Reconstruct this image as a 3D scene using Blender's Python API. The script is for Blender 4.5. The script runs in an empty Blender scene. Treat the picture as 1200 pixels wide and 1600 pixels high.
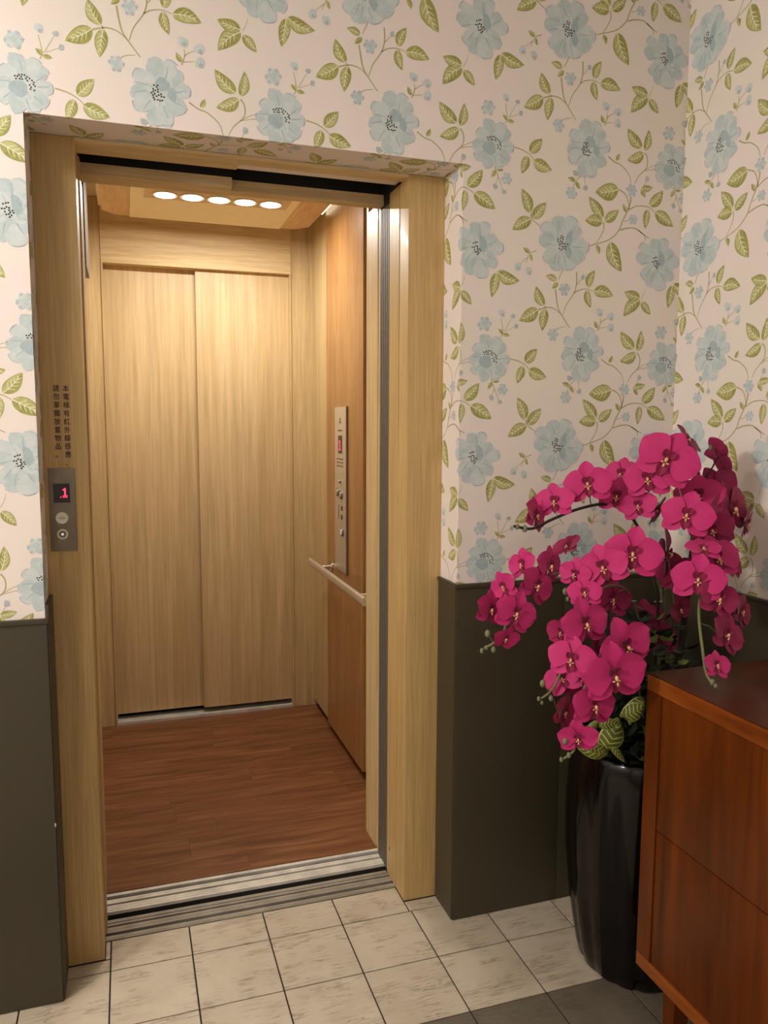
import bpy, bmesh, math, random
from mathutils import Vector, Matrix, Quaternion
random.seed(7)
PI = math.pi
sc = bpy.context.scene
COL = sc.collection

# ---------------------------------------------------------------- camera
F, YAW, PITCH, ROLL = 1222.49, 0.31798, -0.10907, 0.00406
CAM = Vector((0.0761, -1.9384, 1.3554))
fw = Vector((math.sin(YAW)*math.cos(PITCH), math.cos(YAW)*math.cos(PITCH), math.sin(PITCH)))
rt = Vector((math.cos(YAW), -math.sin(YAW), 0)); up = rt.cross(fw)
rt, up = (rt*math.cos(ROLL)+up*math.sin(ROLL)), (up*math.cos(ROLL)-rt*math.sin(ROLL))
cd = bpy.data.cameras.new('camera'); cam = bpy.data.objects.new('camera', cd); COL.objects.link(cam)
cd.sensor_fit = 'VERTICAL'; cd.sensor_height = 24.0; cd.sensor_width = 18.0
cd.lens = F/1600*24.0; cd.clip_start = 0.02
cam.matrix_world = Matrix(((rt.x, up.x, -fw.x, CAM.x), (rt.y, up.y, -fw.y, CAM.y), (rt.z, up.z, -fw.z, CAM.z), (0, 0, 0, 1)))
sc.camera = cam

def at(px, py, y):                       # photo point -> world point on the depth plane y
    d = rt*((px-600)/F) - up*((py-800)/F) + fw
    return CAM + d*((y-CAM.y)/d.y)

# ---------------------------------------------------------------- world, lights, exposure
w = bpy.data.worlds.new('world'); sc.world = w; w.use_nodes = True
w.node_tree.nodes['Background'].inputs[0].default_value = (1, .85, .7, 1)
w.node_tree.nodes['Background'].inputs[1].default_value = 0.02
sc.view_settings.view_transform = 'Standard'; sc.view_settings.look = 'None'
sc.view_settings.gamma = 1.0; sc.view_settings.use_curve_mapping = False
sc.view_settings.exposure = 0.0

def lamp(kind, name, loc, target, power, color, size=.1, spot=1.2, blend=.6, sizey=None):
    l = bpy.data.lights.new(name, kind); l.energy = power; l.color = color
    if kind == 'AREA':
        l.shape = 'DISK' if sizey is None else 'RECTANGLE'; l.size = size
        if sizey: l.size_y = sizey
    else:
        l.shadow_soft_size = size
    if kind == 'SPOT': l.spot_size = spot; l.spot_blend = blend
    o = bpy.data.objects.new(name, l); COL.objects.link(o)
    o.location = loc
    o.rotation_euler = (Vector(target)-Vector(loc)).to_track_quat('-Z', 'Y').to_euler()
    return o
WARM = (1.0, .97, .93)
lamp('POINT', 'hall_pendant_lamp', (-1.9, -1.5, 2.2), (0, 0, 0), 118, WARM, .14)
lamp('AREA', 'hall_overhead_light', (-.55, -.75, 2.47), (-.55, -.75, 0), 7, WARM, .22)
lamp('AREA', 'hall_overhead_light', (.30, -2.5, 2.47), (.30, -2.5, 0), 6, WARM, .22)  # added ambient fill behind the camera, no fixture there
SPOTS = [(.240, 1.135), (.337, 1.135), (.434, 1.135), (.531, 1.135), (.628, 1.135)]
for (x, y) in SPOTS:
    lamp('AREA', 'car_downlight', (x, y, 2.188), (x, y, 0), 2.65, (1, .97, .91), .06)

# ---------------------------------------------------------------- materials
def srgb(r, g, b):
    f = lambda c: (c/255/12.92) if c/255 <= .04045 else ((c/255+.055)/1.055)**2.4
    return (f(r), f(g), f(b), 1)
def newmat(name):
    m = bpy.data.materials.new(name); m.use_nodes = True
    nt = m.node_tree; return m, nt, nt.nodes['Principled BSDF']
def coords(nt, scale, rnd=False, obj='Object'):
    tc = nt.nodes.new('ShaderNodeTexCoord'); mp = nt.nodes.new('ShaderNodeMapping')
    mp.inputs['Scale'].default_value = scale
    src = tc.outputs[obj]
    if rnd:
        oi = nt.nodes.new('ShaderNodeObjectInfo'); ml = nt.nodes.new('ShaderNodeVectorMath'); ml.operation = 'SCALE'
        cb = nt.nodes.new('ShaderNodeCombineXYZ')
        for i in range(3): nt.links.new(oi.outputs['Random'], cb.inputs[i])
        nt.links.new(cb.outputs[0], ml.inputs[0]); ml.inputs['Scale'].default_value = 37.0
        ad = nt.nodes.new('ShaderNodeVectorMath'); nt.links.new(src, ad.inputs[0]); nt.links.new(ml.outputs[0], ad.inputs[1]); src = ad.outputs[0]
    nt.links.new(src, mp.inputs['Vector']); return mp.outputs[0]
def noise(nt, vec, scale=1, detail=4, rough=.5, dist=0):
    n = nt.nodes.new('ShaderNodeTexNoise'); nt.links.new(vec, n.inputs['Vector'])
    n.inputs['Scale'].default_value = scale; n.inputs['Detail'].default_value = detail
    n.inputs['Roughness'].default_value = rough; n.inputs['Distortion'].default_value = dist
    return n.outputs['Fac']
def ramp(nt, fac, stops):
    r = nt.nodes.new('ShaderNodeValToRGB'); nt.links.new(fac, r.inputs[0]); e = r.color_ramp.elements
    while len(e) < len(stops): e.new(.5)
    for i, (p, c) in enumerate(stops): e[i].position = p; e[i].color = c
    return r.outputs[0]
def mixc(nt, fac, a, b, mode='MIX'):
    m = nt.nodes.new('ShaderNodeMix'); m.data_type = 'RGBA'; m.blend_type = mode
    for s, v in ((m.inputs[0], fac), (m.inputs[6], a), (m.inputs[7], b)):
        if hasattr(v, 'links'): nt.links.new(v, s)
        else: s.default_value = v
    return m.outputs[2]
def bump(nt, b, fac, strength=.2, dist=.002):
    n = nt.nodes.new('ShaderNodeBump'); n.inputs['Strength'].default_value = strength; n.inputs['Distance'].default_value = dist
    nt.links.new(fac, n.inputs['Height']); nt.links.new(n.outputs[0], b.inputs['Normal'])
def wood(name, ca, cb, cc, scale, rough=.4, coat=0, rnd=False, contrast=(.3, .52, .75), bmp=.08):
    m, nt, b = newmat(name)
    v = coords(nt, scale, rnd)
    n1 = noise(nt, v, 1, 6, .6, 1.2)
    c1 = ramp(nt, n1, [(contrast[0], ca), (contrast[1], cb), (contrast[2], cc)])
    v2 = coords(nt, tuple(s*6 for s in scale), rnd); n2 = noise(nt, v2, 1, 3, .6)
    c2 = ramp(nt, n2, [(.3, (.82, .82, .82, 1)), (.7, (1.08, 1.08, 1.08, 1))])
    col = mixc(nt, 1.0, c1, c2, 'MULTIPLY')
    nt.links.new(col, b.inputs['Base Color']); b.inputs['Roughness'].default_value = rough
    b.inputs['Coat Weight'].default_value = coat; b.inputs['Coat Roughness'].default_value = .12
    bump(nt, b, n2, bmp, .001)
    return m
def plain(name, col, rough=.5, metal=0, var=.08, nscale=30, bmp=0, **kw):
    m, nt, b = newmat(name)
    v = coords(nt, (1, 1, 1)); n = noise(nt, v, nscale, 4)
    lo = tuple(c*(1-var) for c in col[:3])+(1,); hi = tuple(min(1, c*(1+var)) for c in col[:3])+(1,)
    nt.links.new(ramp(nt, n, [(.3, lo), (.7, hi)]), b.inputs['Base Color'])
    b.inputs['Roughness'].default_value = rough; b.inputs['Metallic'].default_value = metal
    if bmp: bump(nt, b, n, bmp, .001)
    for k, val in kw.items(): b.inputs[k].default_value = val
    return m
def emit(name, col, strength):
    m, nt, b = newmat(name)
    b.inputs['Base Color'].default_value = (0.02, .02, .02, 1)
    b.inputs['Emission Color'].default_value = col; b.inputs['Emission Strength'].default_value = strength
    return m
L1, L2, L3 = srgb(190, 162, 114), srgb(204, 176, 128), srgb(215, 190, 144)
M = {}
M['beech_v'] = wood('pale_beech_laminate', L1, L2, L3, (26, 26, 1.1), .42, .1)
M['beech_door'] = wood('pale_beech_door_laminate', srgb(192, 160, 112), srgb(206, 177, 130), srgb(224, 198, 156), (16, 16, .55), .45, .06, False, (.18, .5, .82))
M['beech_h'] = wood('pale_beech_cross_grain', srgb(204, 174, 126), srgb(216, 188, 140), srgb(226, 200, 156), (1.3, 8, 24), .62, 0)
M['beech_c'] = wood('ceiling_board', srgb(206, 170, 126), srgb(214, 180, 138), srgb(222, 190, 148), (14, 1.5, 5), .6)
M['cream_board'] = plain('cream_board', srgb(236, 222, 188), .55, var=.03)
M['strip_board'] = plain('lamp_strip_board', srgb(206, 180, 140), .5, var=.03)
M['frame_v'] = wood('beech_frame_laminate', srgb(180, 148, 94), srgb(192, 160, 104), srgb(204, 172, 120), (34, 34, 1.0), .45, .06)
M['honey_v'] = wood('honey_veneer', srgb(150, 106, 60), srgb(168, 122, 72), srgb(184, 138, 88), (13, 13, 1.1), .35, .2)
M['floor_wood'] = wood('red_brown_plank', srgb(94, 53, 26), srgb(124, 76, 43), srgb(150, 104, 68), (2.0, 26, 5), .42, 0, True, (.28, .5, .74), .15)
M['cab_v'] = wood('varnished_cabinet_wood', srgb(66, 28, 4), srgb(96, 44, 7), srgb(120, 60, 16), (9, 9, .7), .34, 0)
M['cab_h'] = wood('varnished_cabinet_edge', srgb(96, 44, 10), srgb(128, 64, 18), srgb(156, 88, 36), (14, 1.6, 14), .3, .15)
M['cab_top'] = wood('varnished_cabinet_top', srgb(64, 28, 12), srgb(74, 34, 14), srgb(88, 42, 18), (10, 1.2, 10), .36, .1)
M['steel'] = plain('brushed_steel', srgb(216, 208, 194), .38, .7, .06, 60)
M['steel_dk'] = plain('dark_brushed_steel', srgb(128, 120, 106), .42, .8, .08, 40)
M['alu'] = plain('worn_aluminium', srgb(226, 222, 212), .5, .45, .16, 18)
M['alu_hall'] = plain('worn_grey_aluminium', srgb(160, 152, 138), .5, .4, .16, 18)
M['alu_dk'] = plain('groove_metal', srgb(38, 34, 28), .7, .1, .1, 18)
M['rib'] = plain('grey_ribbed_metal', srgb(112, 104, 92), .55, .3, .08, 40)
M['chrome'] = plain('chrome', srgb(225, 222, 215), .12, 1, .02)
M['black'] = plain('black_void_paint', srgb(14, 12, 10), .8)
M['dark_gap'] = plain('dark_gap', srgb(30, 20, 12), .8)
M['ink'] = plain('black_brown_ink', srgb(44, 26, 14), .6)
M['glassblack'] = plain('black_display_glass', srgb(24, 6, 8), .15)
M['red_led'] = emit('red_led', (1, .03, .10, 1), 2.6)
M['white_glint'] = emit('white_glint', (1, .95, .85, 1), .8)  # faint emission painting a reflection on the lower call button
M['lens'] = emit('lamp_lens', (1, .95, .86, 1), 9)
M['cove'] = emit('cove_lamp', (1, .88, .6, 1), 2.2)
M['paint'] = plain('room_paint', srgb(205, 198, 190), .8, var=.02)
M['ceil'] = plain('ceiling_paint', srgb(210, 203, 195), .85, var=.02)
M['wains'] = plain('dark_olive_grey_leatherette', srgb(62, 56, 40), .45, var=.08, nscale=350, bmp=.25)
M['grout'] = plain('dark_grout', srgb(48, 36, 26), .9)
M['white_btn'] = plain('white_button', srgb(225, 222, 214), .35)
M['pot'] = plain('glossy_black_glaze', srgb(12, 6, 5), .13, 0, .2, 8, **{'Specular IOR Level': .3})
M['soil'] = plain('dark_moss', srgb(14, 16, 8), .9, var=.5, nscale=80, bmp=.5)
M['stemg'] = plain('green_stem', srgb(110, 112, 70), .6)
M['stemk'] = plain('dark_wrapped_stem', srgb(36, 26, 18), .6, var=.3)
M['bud'] = plain('grey_green_bud', srgb(112, 116, 84), .6)
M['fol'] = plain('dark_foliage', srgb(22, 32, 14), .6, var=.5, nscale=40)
M['vleaf'] = plain('green_leaf', srgb(88, 100, 34), .55, var=.25, nscale=30)
M['vleaf_pale'] = plain('cream_green_leaf_vein', srgb(176, 176, 96), .55, var=.15)

for k in ('cab_v', 'cab_h', 'cab_top'): M[k].node_tree.nodes['Principled BSDF'].inputs['Specular IOR Level'].default_value = .22
# flower fabric
def petal_mat(name, a, b_, c):
    m, nt, b = newmat(name)
    v = coords(nt, (1, 1, 1), True)
    n = noise(nt, v, 60, 3, .6)
    col = ramp(nt, n, [(.25, a), (.5, b_), (.8, c)])
    nt.links.new(col, b.inputs['Base Color']); b.inputs['Roughness'].default_value = .7
    b.inputs['Sheen Weight'].default_value = .25; b.inputs['Sheen Roughness'].default_value = .4
    return m
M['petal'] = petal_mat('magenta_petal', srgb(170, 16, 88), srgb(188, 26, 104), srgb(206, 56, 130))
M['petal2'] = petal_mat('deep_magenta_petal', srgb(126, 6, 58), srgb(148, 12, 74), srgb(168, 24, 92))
M['lip'] = petal_mat('crimson_lip', srgb(90, 4, 40), srgb(130, 8, 56), srgb(170, 30, 80))
M['column'] = plain('cream_yellow_column', srgb(226, 176, 128), .6, var=.15, nscale=200)
# wallpaper
def paper():
    m, nt, b = newmat('cream_pink_wallpaper')
    v = coords(nt, (1, 1, 1)); n = noise(nt, v, 3, 3); n2 = noise(nt, v, 160, 3)
    nt.links.new(ramp(nt, n, [(.3, srgb(230, 220, 208)), (.7, srgb(235, 221, 216))]), b.inputs['Base Color'])
    b.inputs['Roughness'].default_value = .6; bump(nt, b, n2, .06, .001); return m
M['paper'] = paper()
def ink(name, a, b_, scale=70):
    m, nt, b = newmat(name); v = coords(nt, (1, 1, 1)); n = noise(nt, v, scale, 4, .65)
    nt.links.new(ramp(nt, n, [(.3, a), (.7, b_)]), b.inputs['Base Color']); b.inputs['Roughness'].default_value = .6; return m
M['p_leaf'] = ink('print_olive', srgb(142, 140, 62), srgb(176, 172, 104))
M['p_leaf2'] = ink('print_olive_light', srgb(166, 164, 92), srgb(204, 200, 144))
M['p_vein'] = ink('print_vein', srgb(236, 230, 200), srgb(222, 216, 176))
M['p_stem'] = ink('print_stem', srgb(170, 160, 112), srgb(186, 174, 130))
M['p_blue'] = ink('print_blue', srgb(180, 194, 194), srgb(198, 208, 208), 45)
M['p_blue2'] = ink('print_blue_soft', srgb(190, 202, 202), srgb(210, 214, 212), 45)
M['p_bdk'] = ink('print_blue_dark', srgb(156, 176, 180), srgb(176, 190, 192), 60)
M['p_grey'] = ink('print_grey_blue', srgb(166, 176, 180), srgb(190, 196, 194), 90)
M['p_dot'] = plain('print_dot', srgb(52, 30, 26), .6)

def tile_mat(name, a, b_, vein):
    m, nt, b = newmat(name)
    v = coords(nt, (1, 1, 1), True); n = noise(nt, v, 9, 5, .6)
    base = ramp(nt, n, [(.3, a), (.7, b_)])
    v2 = coords(nt, (4, 42, 10), True); n2 = noise(nt, v2, 1, 5, .65, 1.6)
    vn = ramp(nt, n2, [(.455, (0, 0, 0, 1)), (.49, (1, 1, 1, 1)), (.505, (1, 1, 1, 1)), (.54, (0, 0, 0, 1))])
    n3 = noise(nt, v, 14, 2); ms = ramp(nt, n3, [(.42, (0, 0, 0, 1)), (.6, (.8, .8, .8, 1))])
    f = mixc(nt, 1.0, vn, ms, 'MULTIPLY')
    f = mixc(nt, .7, (0, 0, 0, 1), f)
    nt.links.new(mixc(nt, f, base, vein), b.inputs['Base Color'])
    b.inputs['Roughness'].default_value = .5
    bump(nt, b, n2, .35, .002); return m
M['tile'] = tile_mat('cream_slate_tile', srgb(184, 170, 148), srgb(200, 187, 166), srgb(112, 92, 68))
M['tile_dk'] = tile_mat('grey_slate_tile', srgb(98, 90, 76), srgb(112, 103, 88), srgb(80, 72, 60))

# ---------------------------------------------------------------- helpers
class MB:
    def __init__(s): s.v = []; s.f = []; s.m = []
    def add(s, vs, fs, mi=0):
        o = len(s.v); s.v += [tuple(p) for p in vs]
        for f in fs: s.f.append(tuple(i+o for i in f)); s.m.append(mi)
        return s
    def box(s, x0, x1, y0, y1, z0, z1, mi=0, bev=0):
        if bev:
            b = min(bev, (x1-x0)*.45, (y1-y0)*.45, (z1-z0)*.45)
            bm = bmesh.new(); bmesh.ops.create_cube(bm, size=1)
            for v in bm.verts: v.co = Vector((x0+(v.co.x+.5)*(x1-x0), y0+(v.co.y+.5)*(y1-y0), z0+(v.co.z+.5)*(z1-z0)))
            bmesh.ops.bevel(bm, geom=list(bm.edges), offset=b, segments=2, affect='EDGES', profile=.7)
            bm.verts.index_update(); s.add([v.co[:] for v in bm.verts], [[v.index for v in f.verts] for f in bm.faces], mi); bm.free(); return s
        vs = [(x0, y0, z0), (x1, y0, z0), (x1, y1, z0), (x0, y1, z0), (x0, y0, z1), (x1, y0, z1), (x1, y1, z1), (x0, y1, z1)]
        return s.add(vs, [(0, 3, 2, 1), (4, 5, 6, 7), (0, 1, 5, 4), (1, 2, 6, 5), (2, 3, 7, 6), (3, 0, 4, 7)], mi)
    def prism(s, pts, axis, a, b, mi=0):          # 2-D outline extruded along axis
        def mk(p, c): return {'x': (c, p[0], p[1]), 'y': (p[0], c, p[1]), 'z': (p[0], p[1], c)}[axis]
        n = len(pts); vs = [mk(p, a) for p in pts]+[mk(p, b) for p in pts]
        return s.add(vs, [tuple(range(n))[::-1], tuple(range(n, 2*n))]+[(i, (i+1) % n, (i+1) % n+n, i+n) for i in range(n)], mi)
    def cyl(s, c, axis, r, h, n=20, mi=0, r2=None):
        r2 = r if r2 is None else r2
        q = Vector(axis).normalized().to_track_quat('Z', 'Y'); c = Vector(c); vs = []
        for k, (rr, hh) in enumerate(((r, 0), (r2, h))):
            for i in range(n): vs.append(c+q@Vector((rr*math.cos(2*PI*i/n), rr*math.sin(2*PI*i/n), hh)))
        return s.add(vs, [tuple(range(n))[::-1], tuple(range(n, 2*n))]+[(i, (i+1) % n, (i+1) % n+n, i+n) for i in range(n)], mi)
    def tube(s, pts, r, n=7, mi=0, taper=1.0):
        pts = [Vector(p) for p in pts]; vs = []; L = len(pts)
        for k, p in enumerate(pts):
            t = (pts[min(k+1, L-1)]-pts[max(k-1, 0)]).normalized(); q = t.to_track_quat('Z', 'Y')
            rr = r*(1+(taper-1)*k/(L-1))
            for i in range(n): vs.append(p+q@Vector((rr*math.cos(2*PI*i/n), rr*math.sin(2*PI*i/n), 0)))
        fs = [tuple(range(n))[::-1], tuple(range((L-1)*n, L*n))]
        for k in range(L-1):
            for i in range(n): fs.append((k*n+i, k*n+(i+1) % n, (k+1)*n+(i+1) % n, (k+1)*n+i))
        return s.add(vs, fs, mi)
    def ball(s, c, rx, ry, rz, n=10, m=6, mi=0, q=None):
        c = Vector(c); vs = [Vector((0, 0, rz))]
        for j in range(1, m):
            a = PI*j/m
            for i in range(n): vs.append(Vector((rx*math.sin(a)*math.cos(2*PI*i/n), ry*math.sin(a)*math.sin(2*PI*i/n), rz*math.cos(a))))
        vs.append(Vector((0, 0, -rz)))
        fs = [(0, 1+i, 1+(i+1) % n) for i in range(n)]
        for j in range(m-2):
            for i in range(n): a = 1+j*n+i; b = 1+j*n+(i+1) % n; fs.append((a, a+n, b+n, b))
        e = len(vs)-1; o = 1+(m-2)*n
        fs += [(e, o+(i+1) % n, o+i) for i in range(n)]
        if q: vs = [q@v for v in vs]
        return s.add([v+c for v in vs], fs, mi)
    def mesh(s, name, mats, smooth=False):
        me = bpy.data.meshes.new(name); me.from_pydata(s.v, [], s.f)
        for m in (mats if isinstance(mats, (list, tuple)) else [mats]): me.materials.append(m)
        if any(s.m): me.polygons.foreach_set('material_index', s.m)
        me.validate(); me.update()
        if smooth:
            me.shade_smooth(); me.set_sharp_from_angle(angle=math.radians(40))
        return me
def wpos(o):
    v = Vector((0, 0, 0))
    while o: v += o.location; o = o.parent
    return v
def link(name, me, parent=None, label=None):
    o = bpy.data.objects.new(name, me); COL.objects.link(o)
    if parent: o.parent = parent; o.location = -wpos(parent)
    if label: o['label'] = label
    return o
def part(name, mb, mats, parent=None, smooth=False, label=None):
    return link(name, mb.mesh(name, mats, smooth), parent, label)
def thing(name, loc, label, cat, group=None, kind=None):
    o = bpy.data.objects.new(name, None); COL.objects.link(o); o.location = loc; o.empty_display_size = .05
    if kind: o['kind'] = kind
    else: o['category'] = cat
    o['label'] = label
    if kind: o['category'] = cat
    if group: o['group'] = group
    return o
def tag(o, label, cat, group=None, kind=None):
    o['label'] = label; o['category'] = cat
    if group: o['group'] = group
    if kind: o['kind'] = kind
    return o
def B(x0, x1, y0, y1, z0, z1, bev=0): return MB().box(x0, x1, y0, y1, z0, z1, 0, bev)

# ---------------------------------------------------------------- setting: dimensions
XL, XR, H, Y0, Y1 = -.1078, .8964, 2.0068, -.0675, .0479     # opening in the papered wall, its depth
XI, XIL, W = .7943, -.0142, 1.5556                            # inner edges of the door frame, right wall
CEIL, YB, XW, YW = 2.50, 1.64, -2.80, -3.4

# wallpaper print: one repeat of the pattern (u along the wall, v up), then tiled
DU, DV = .5405, .530
LEAVES = [(1.417, 2.101, 1.37, 2.146, 0.5), (1.428, 2.095, 1.437, 2.151, 0.42), (1.424, 2.089, 1.372, 2.065, 0.5), (1.338, 2.061, 1.348, 2.08, 0.5), (1.422, 1.998, 1.457, 2.003, 0.5), (1.42, 1.993, 1.434, 1.974, 0.5), (1.349, 1.988, 1.277, 1.975, 0.62), (1.376, 1.931, 1.363, 1.951, 0.5), (1.449, 1.953, 1.49, 1.998, 0.5), (1.443, 1.945, 1.437, 1.893, 0.42), (1.466, 1.94, 1.528, 1.906, 0.5), (1.304, 1.909, 1.258, 1.961, 0.45), (1.31, 1.901, 1.352, 1.935, 0.5), (1.303, 1.9, 1.249, 1.899, 0.6), (1.328, 1.851, 1.367, 1.774, 0.5), (1.286, 1.839, 1.295, 1.816, 0.5), (1.216, 1.996, 1.194, 2.003, 0.5), (1.218, 1.995, 1.231, 1.977, 0.5), (1.169, 1.74, 1.136, 1.75, 0.5), (1.173, 1.735, 1.155, 1.718, 0.5), (1.263, 1.727, 1.284, 1.773, 0.48), (1.261, 1.721, 1.274, 1.674, 0.45), (1.281, 1.718, 1.344, 1.709, 0.52), (1.133, 1.672, 1.108, 1.722, 0.5), (1.116, 1.663, 1.061, 1.631, 0.55), (1.138, 1.666, 1.129, 1.607, 0.45), (1.299, 1.621, 1.288, 1.64, 0.5), (1.43, 1.708, 1.378, 1.722, 0.55), (1.43, 1.704, 1.378, 1.657, 0.5), (1.434, 1.698, 1.465, 1.665, 0.5), (0.993, 1.749, 0.981, 1.686, 0.42), (0.995, 1.751, 1.06, 1.732, 0.48), (1.016, 1.594, 1.002, 1.607, 0.5), (1.016, 1.594, 1.035, 1.592, 0.5), (1.081, 1.523, 1.116, 1.561, 0.55), (1.075, 1.515, 1.059, 1.469, 0.5), (1.091, 1.505, 1.146, 1.486, 0.55), (0.985, 1.471, 0.974, 1.453, 0.5), (0.989, 1.474, 1.007, 1.472, 0.5), (1.086, 1.374, 1.06, 1.433, 0.48), (1.093, 1.361, 1.132, 1.405, 0.5), (1.09, 1.361, 1.035, 1.329, 0.5), (1.088, 1.805, 1.069, 1.817, 0.5), (1.09, 1.802, 1.096, 1.784, 0.45)]
STEMS = [([(1.427, 2.09), (1.436, 2.076), (1.434, 2.052), (1.411, 2.029), (1.399, 2.008)], 1), ([(1.432, 2.047), (1.452, 2.058), (1.474, 2.065)], 0.5), ([(1.426, 2.043), (1.459, 2.05), (1.484, 2.044)], 0.5), ([(1.313, 2.069), (1.333, 2.057), (1.353, 2.051), (1.378, 2.031), (1.387, 2.007)], 1), ([(1.418, 1.993), (1.428, 2.005), (1.435, 2.019)], 0.6), ([(1.346, 1.989), (1.37, 1.978), (1.381, 1.957), (1.383, 1.94)], 1), ([(1.389, 1.972), (1.384, 1.946), (1.365, 1.908), (1.354, 1.882), (1.327, 1.857), (1.286, 1.842), (1.258, 1.834)], 1.2), ([(1.383, 1.938), (1.404, 1.949), (1.428, 1.952), (1.449, 1.949), (1.466, 1.939)], 1), ([(1.369, 1.907), (1.385, 1.912)], 0.6), ([(1.358, 1.883), (1.38, 1.89), (1.407, 1.891), (1.428, 1.88), (1.451, 1.869)], 1.1), ([(1.417, 1.887), (1.436, 1.875), (1.439, 1.861)], 0.9), ([(1.306, 1.9), (1.307, 1.882), (1.297, 1.861), (1.284, 1.842)], 0.9), ([(1.242, 2.02), (1.218, 1.997), (1.206, 1.973)], 0.7), ([(1.243, 2.015), (1.246, 1.988)], 0.5), ([(1.223, 2.013), (1.239, 2.018)], 0.5), ([(1.189, 1.774), (1.174, 1.742)], 0.9), ([(1.166, 1.717), (1.171, 1.687), (1.178, 1.663), (1.196, 1.639), (1.212, 1.619)], 1.2), ([(1.228, 1.765), (1.229, 1.737), (1.222, 1.71), (1.2, 1.678), (1.19, 1.65)], 1.1), ([(1.222, 1.71), (1.238, 1.719), (1.261, 1.723), (1.281, 1.718)], 0.9), ([(1.23, 1.732), (1.239, 1.743), (1.245, 1.748)], 0.6), ([(1.115, 1.661), (1.143, 1.669), (1.165, 1.666), (1.182, 1.655)], 1), ([(1.164, 1.604), (1.179, 1.617), (1.202, 1.622)], 0.7), ([(1.299, 1.615), (1.306, 1.635), (1.305, 1.649)], 0.8), ([(1.306, 1.635), (1.314, 1.642), (1.328, 1.649)], 0.7), ([(1.303, 1.622), (1.327, 1.626)], 0.6), ([(1.434, 1.706), (1.443, 1.724), (1.445, 1.736)], 0.4), ([(1.01, 1.587), (1.015, 1.601), (1.009, 1.635)], 0.7), ([(1.019, 1.601), (1.04, 1.637)], 0.5), ([(1.023, 1.602), (1.048, 1.614)], 0.4), ([(1.038, 1.532), (1.062, 1.527), (1.081, 1.518), (1.094, 1.507)], 0.9), ([(0.983, 1.48), (0.992, 1.458), (1.008, 1.422)], 0.8), ([(0.993, 1.456), (0.986, 1.435)], 0.5), ([(1.088, 1.374), (1.093, 1.359), (1.119, 1.342)], 1), ([(1.107, 1.812), (1.087, 1.802), (1.077, 1.78)], 0.7), ([(1.081, 1.793), (1.061, 1.776)], 0.5), ([(0.959, 1.581), (0.963, 1.593)], 0.5), ([(1.135, 1.672), (1.139, 1.664)], 0.8)]
SMALL = [(1.389, 1.989, 0.0175), (1.206, 1.966, 0.0175), (1.193, 1.718, 0.0175), (1.162, 1.599, 0.0175), (1.502, 1.618, 0.0202), (1.017, 1.453, 0.0158), (1.398, 1.914, 0.014)]
BUDS = [(1.437, 2.023, 0.007), (1.216, 2.016, 0.0079), (1.247, 1.982, 0.007), (1.248, 1.753, 0.0061), (1.303, 1.664, 0.0114), (1.338, 1.654, 0.0114), (1.339, 1.625, 0.0114), (1.011, 1.648, 0.0096), (1.043, 1.642, 0.0061), (1.053, 1.616, 0.0061), (0.985, 1.431, 0.007), (1.01, 1.42, 0.0061), (1.054, 1.768, 0.0105), (1.086, 1.759, 0.0105)]
BIG = [('A', 1.185, 1.835, 0.0713), ('B', 0.978, 1.53, 0.0591), ('C', 1.481, 1.807, 0.0661), ('D', 1.252, 1.553, 0.0661)]
def blob(cx, cy, rx, ry, rot, n=14, wob=.08, rnd=random):
    ph = rnd.random()*6; out = []
    for i in range(n):
        a = 2*PI*i/n; k = 1+wob*math.sin(3*a+ph)+wob*.6*math.sin(5*a+2*ph)
        x = rx*k*math.cos(a); y = ry*k*math.sin(a)
        out.append((cx+x*math.cos(rot)-y*math.sin(rot), cy+x*math.sin(rot)+y*math.cos(rot)))
    return out
PR = []            # (layer, material, points)
def strip(pts, wd, layer, mi, taper=True):
    n = len(pts)
    for k in range(n-1):
        (x0, y0), (x1, y1) = pts[k], pts[k+1]; d = math.hypot(x1-x0, y1-y0) or 1e-9
        nx, ny = -(y1-y0)/d, (x1-x0)/d
        w0 = wd*(1-.5*k/(n-1) if taper else 1); w1 = wd*(1-.5*(k+1)/(n-1) if taper else 1)
        PR.append((layer, mi, [(x0-nx*w0, y0-ny*w0), (x1-nx*w1, y1-ny*w1), (x1+nx*w1, y1+ny*w1), (x0+nx*w0, y0+ny*w0)]))
def smooth_path(pts, sub=5):
    out = []; P = [pts[0]]+list(pts)+[pts[-1]]
    for i in range(1, len(P)-2):
        p0, p1, p2, p3 = [Vector(p) for p in P[i-1:i+3]]
        for k in range(sub):
            t = k/sub
            out.append(tuple(.5*((2*p1)+(p2-p0)*t+(2*p0-5*p1+4*p2-p3)*t*t+(3*p1-p0-3*p2+p3)*t**3)))
    out.append(tuple(pts[-1])); return out
(LF, LF2, VN, ST, BL, BL2, BD, GR, DT) = range(1, 10)
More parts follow.
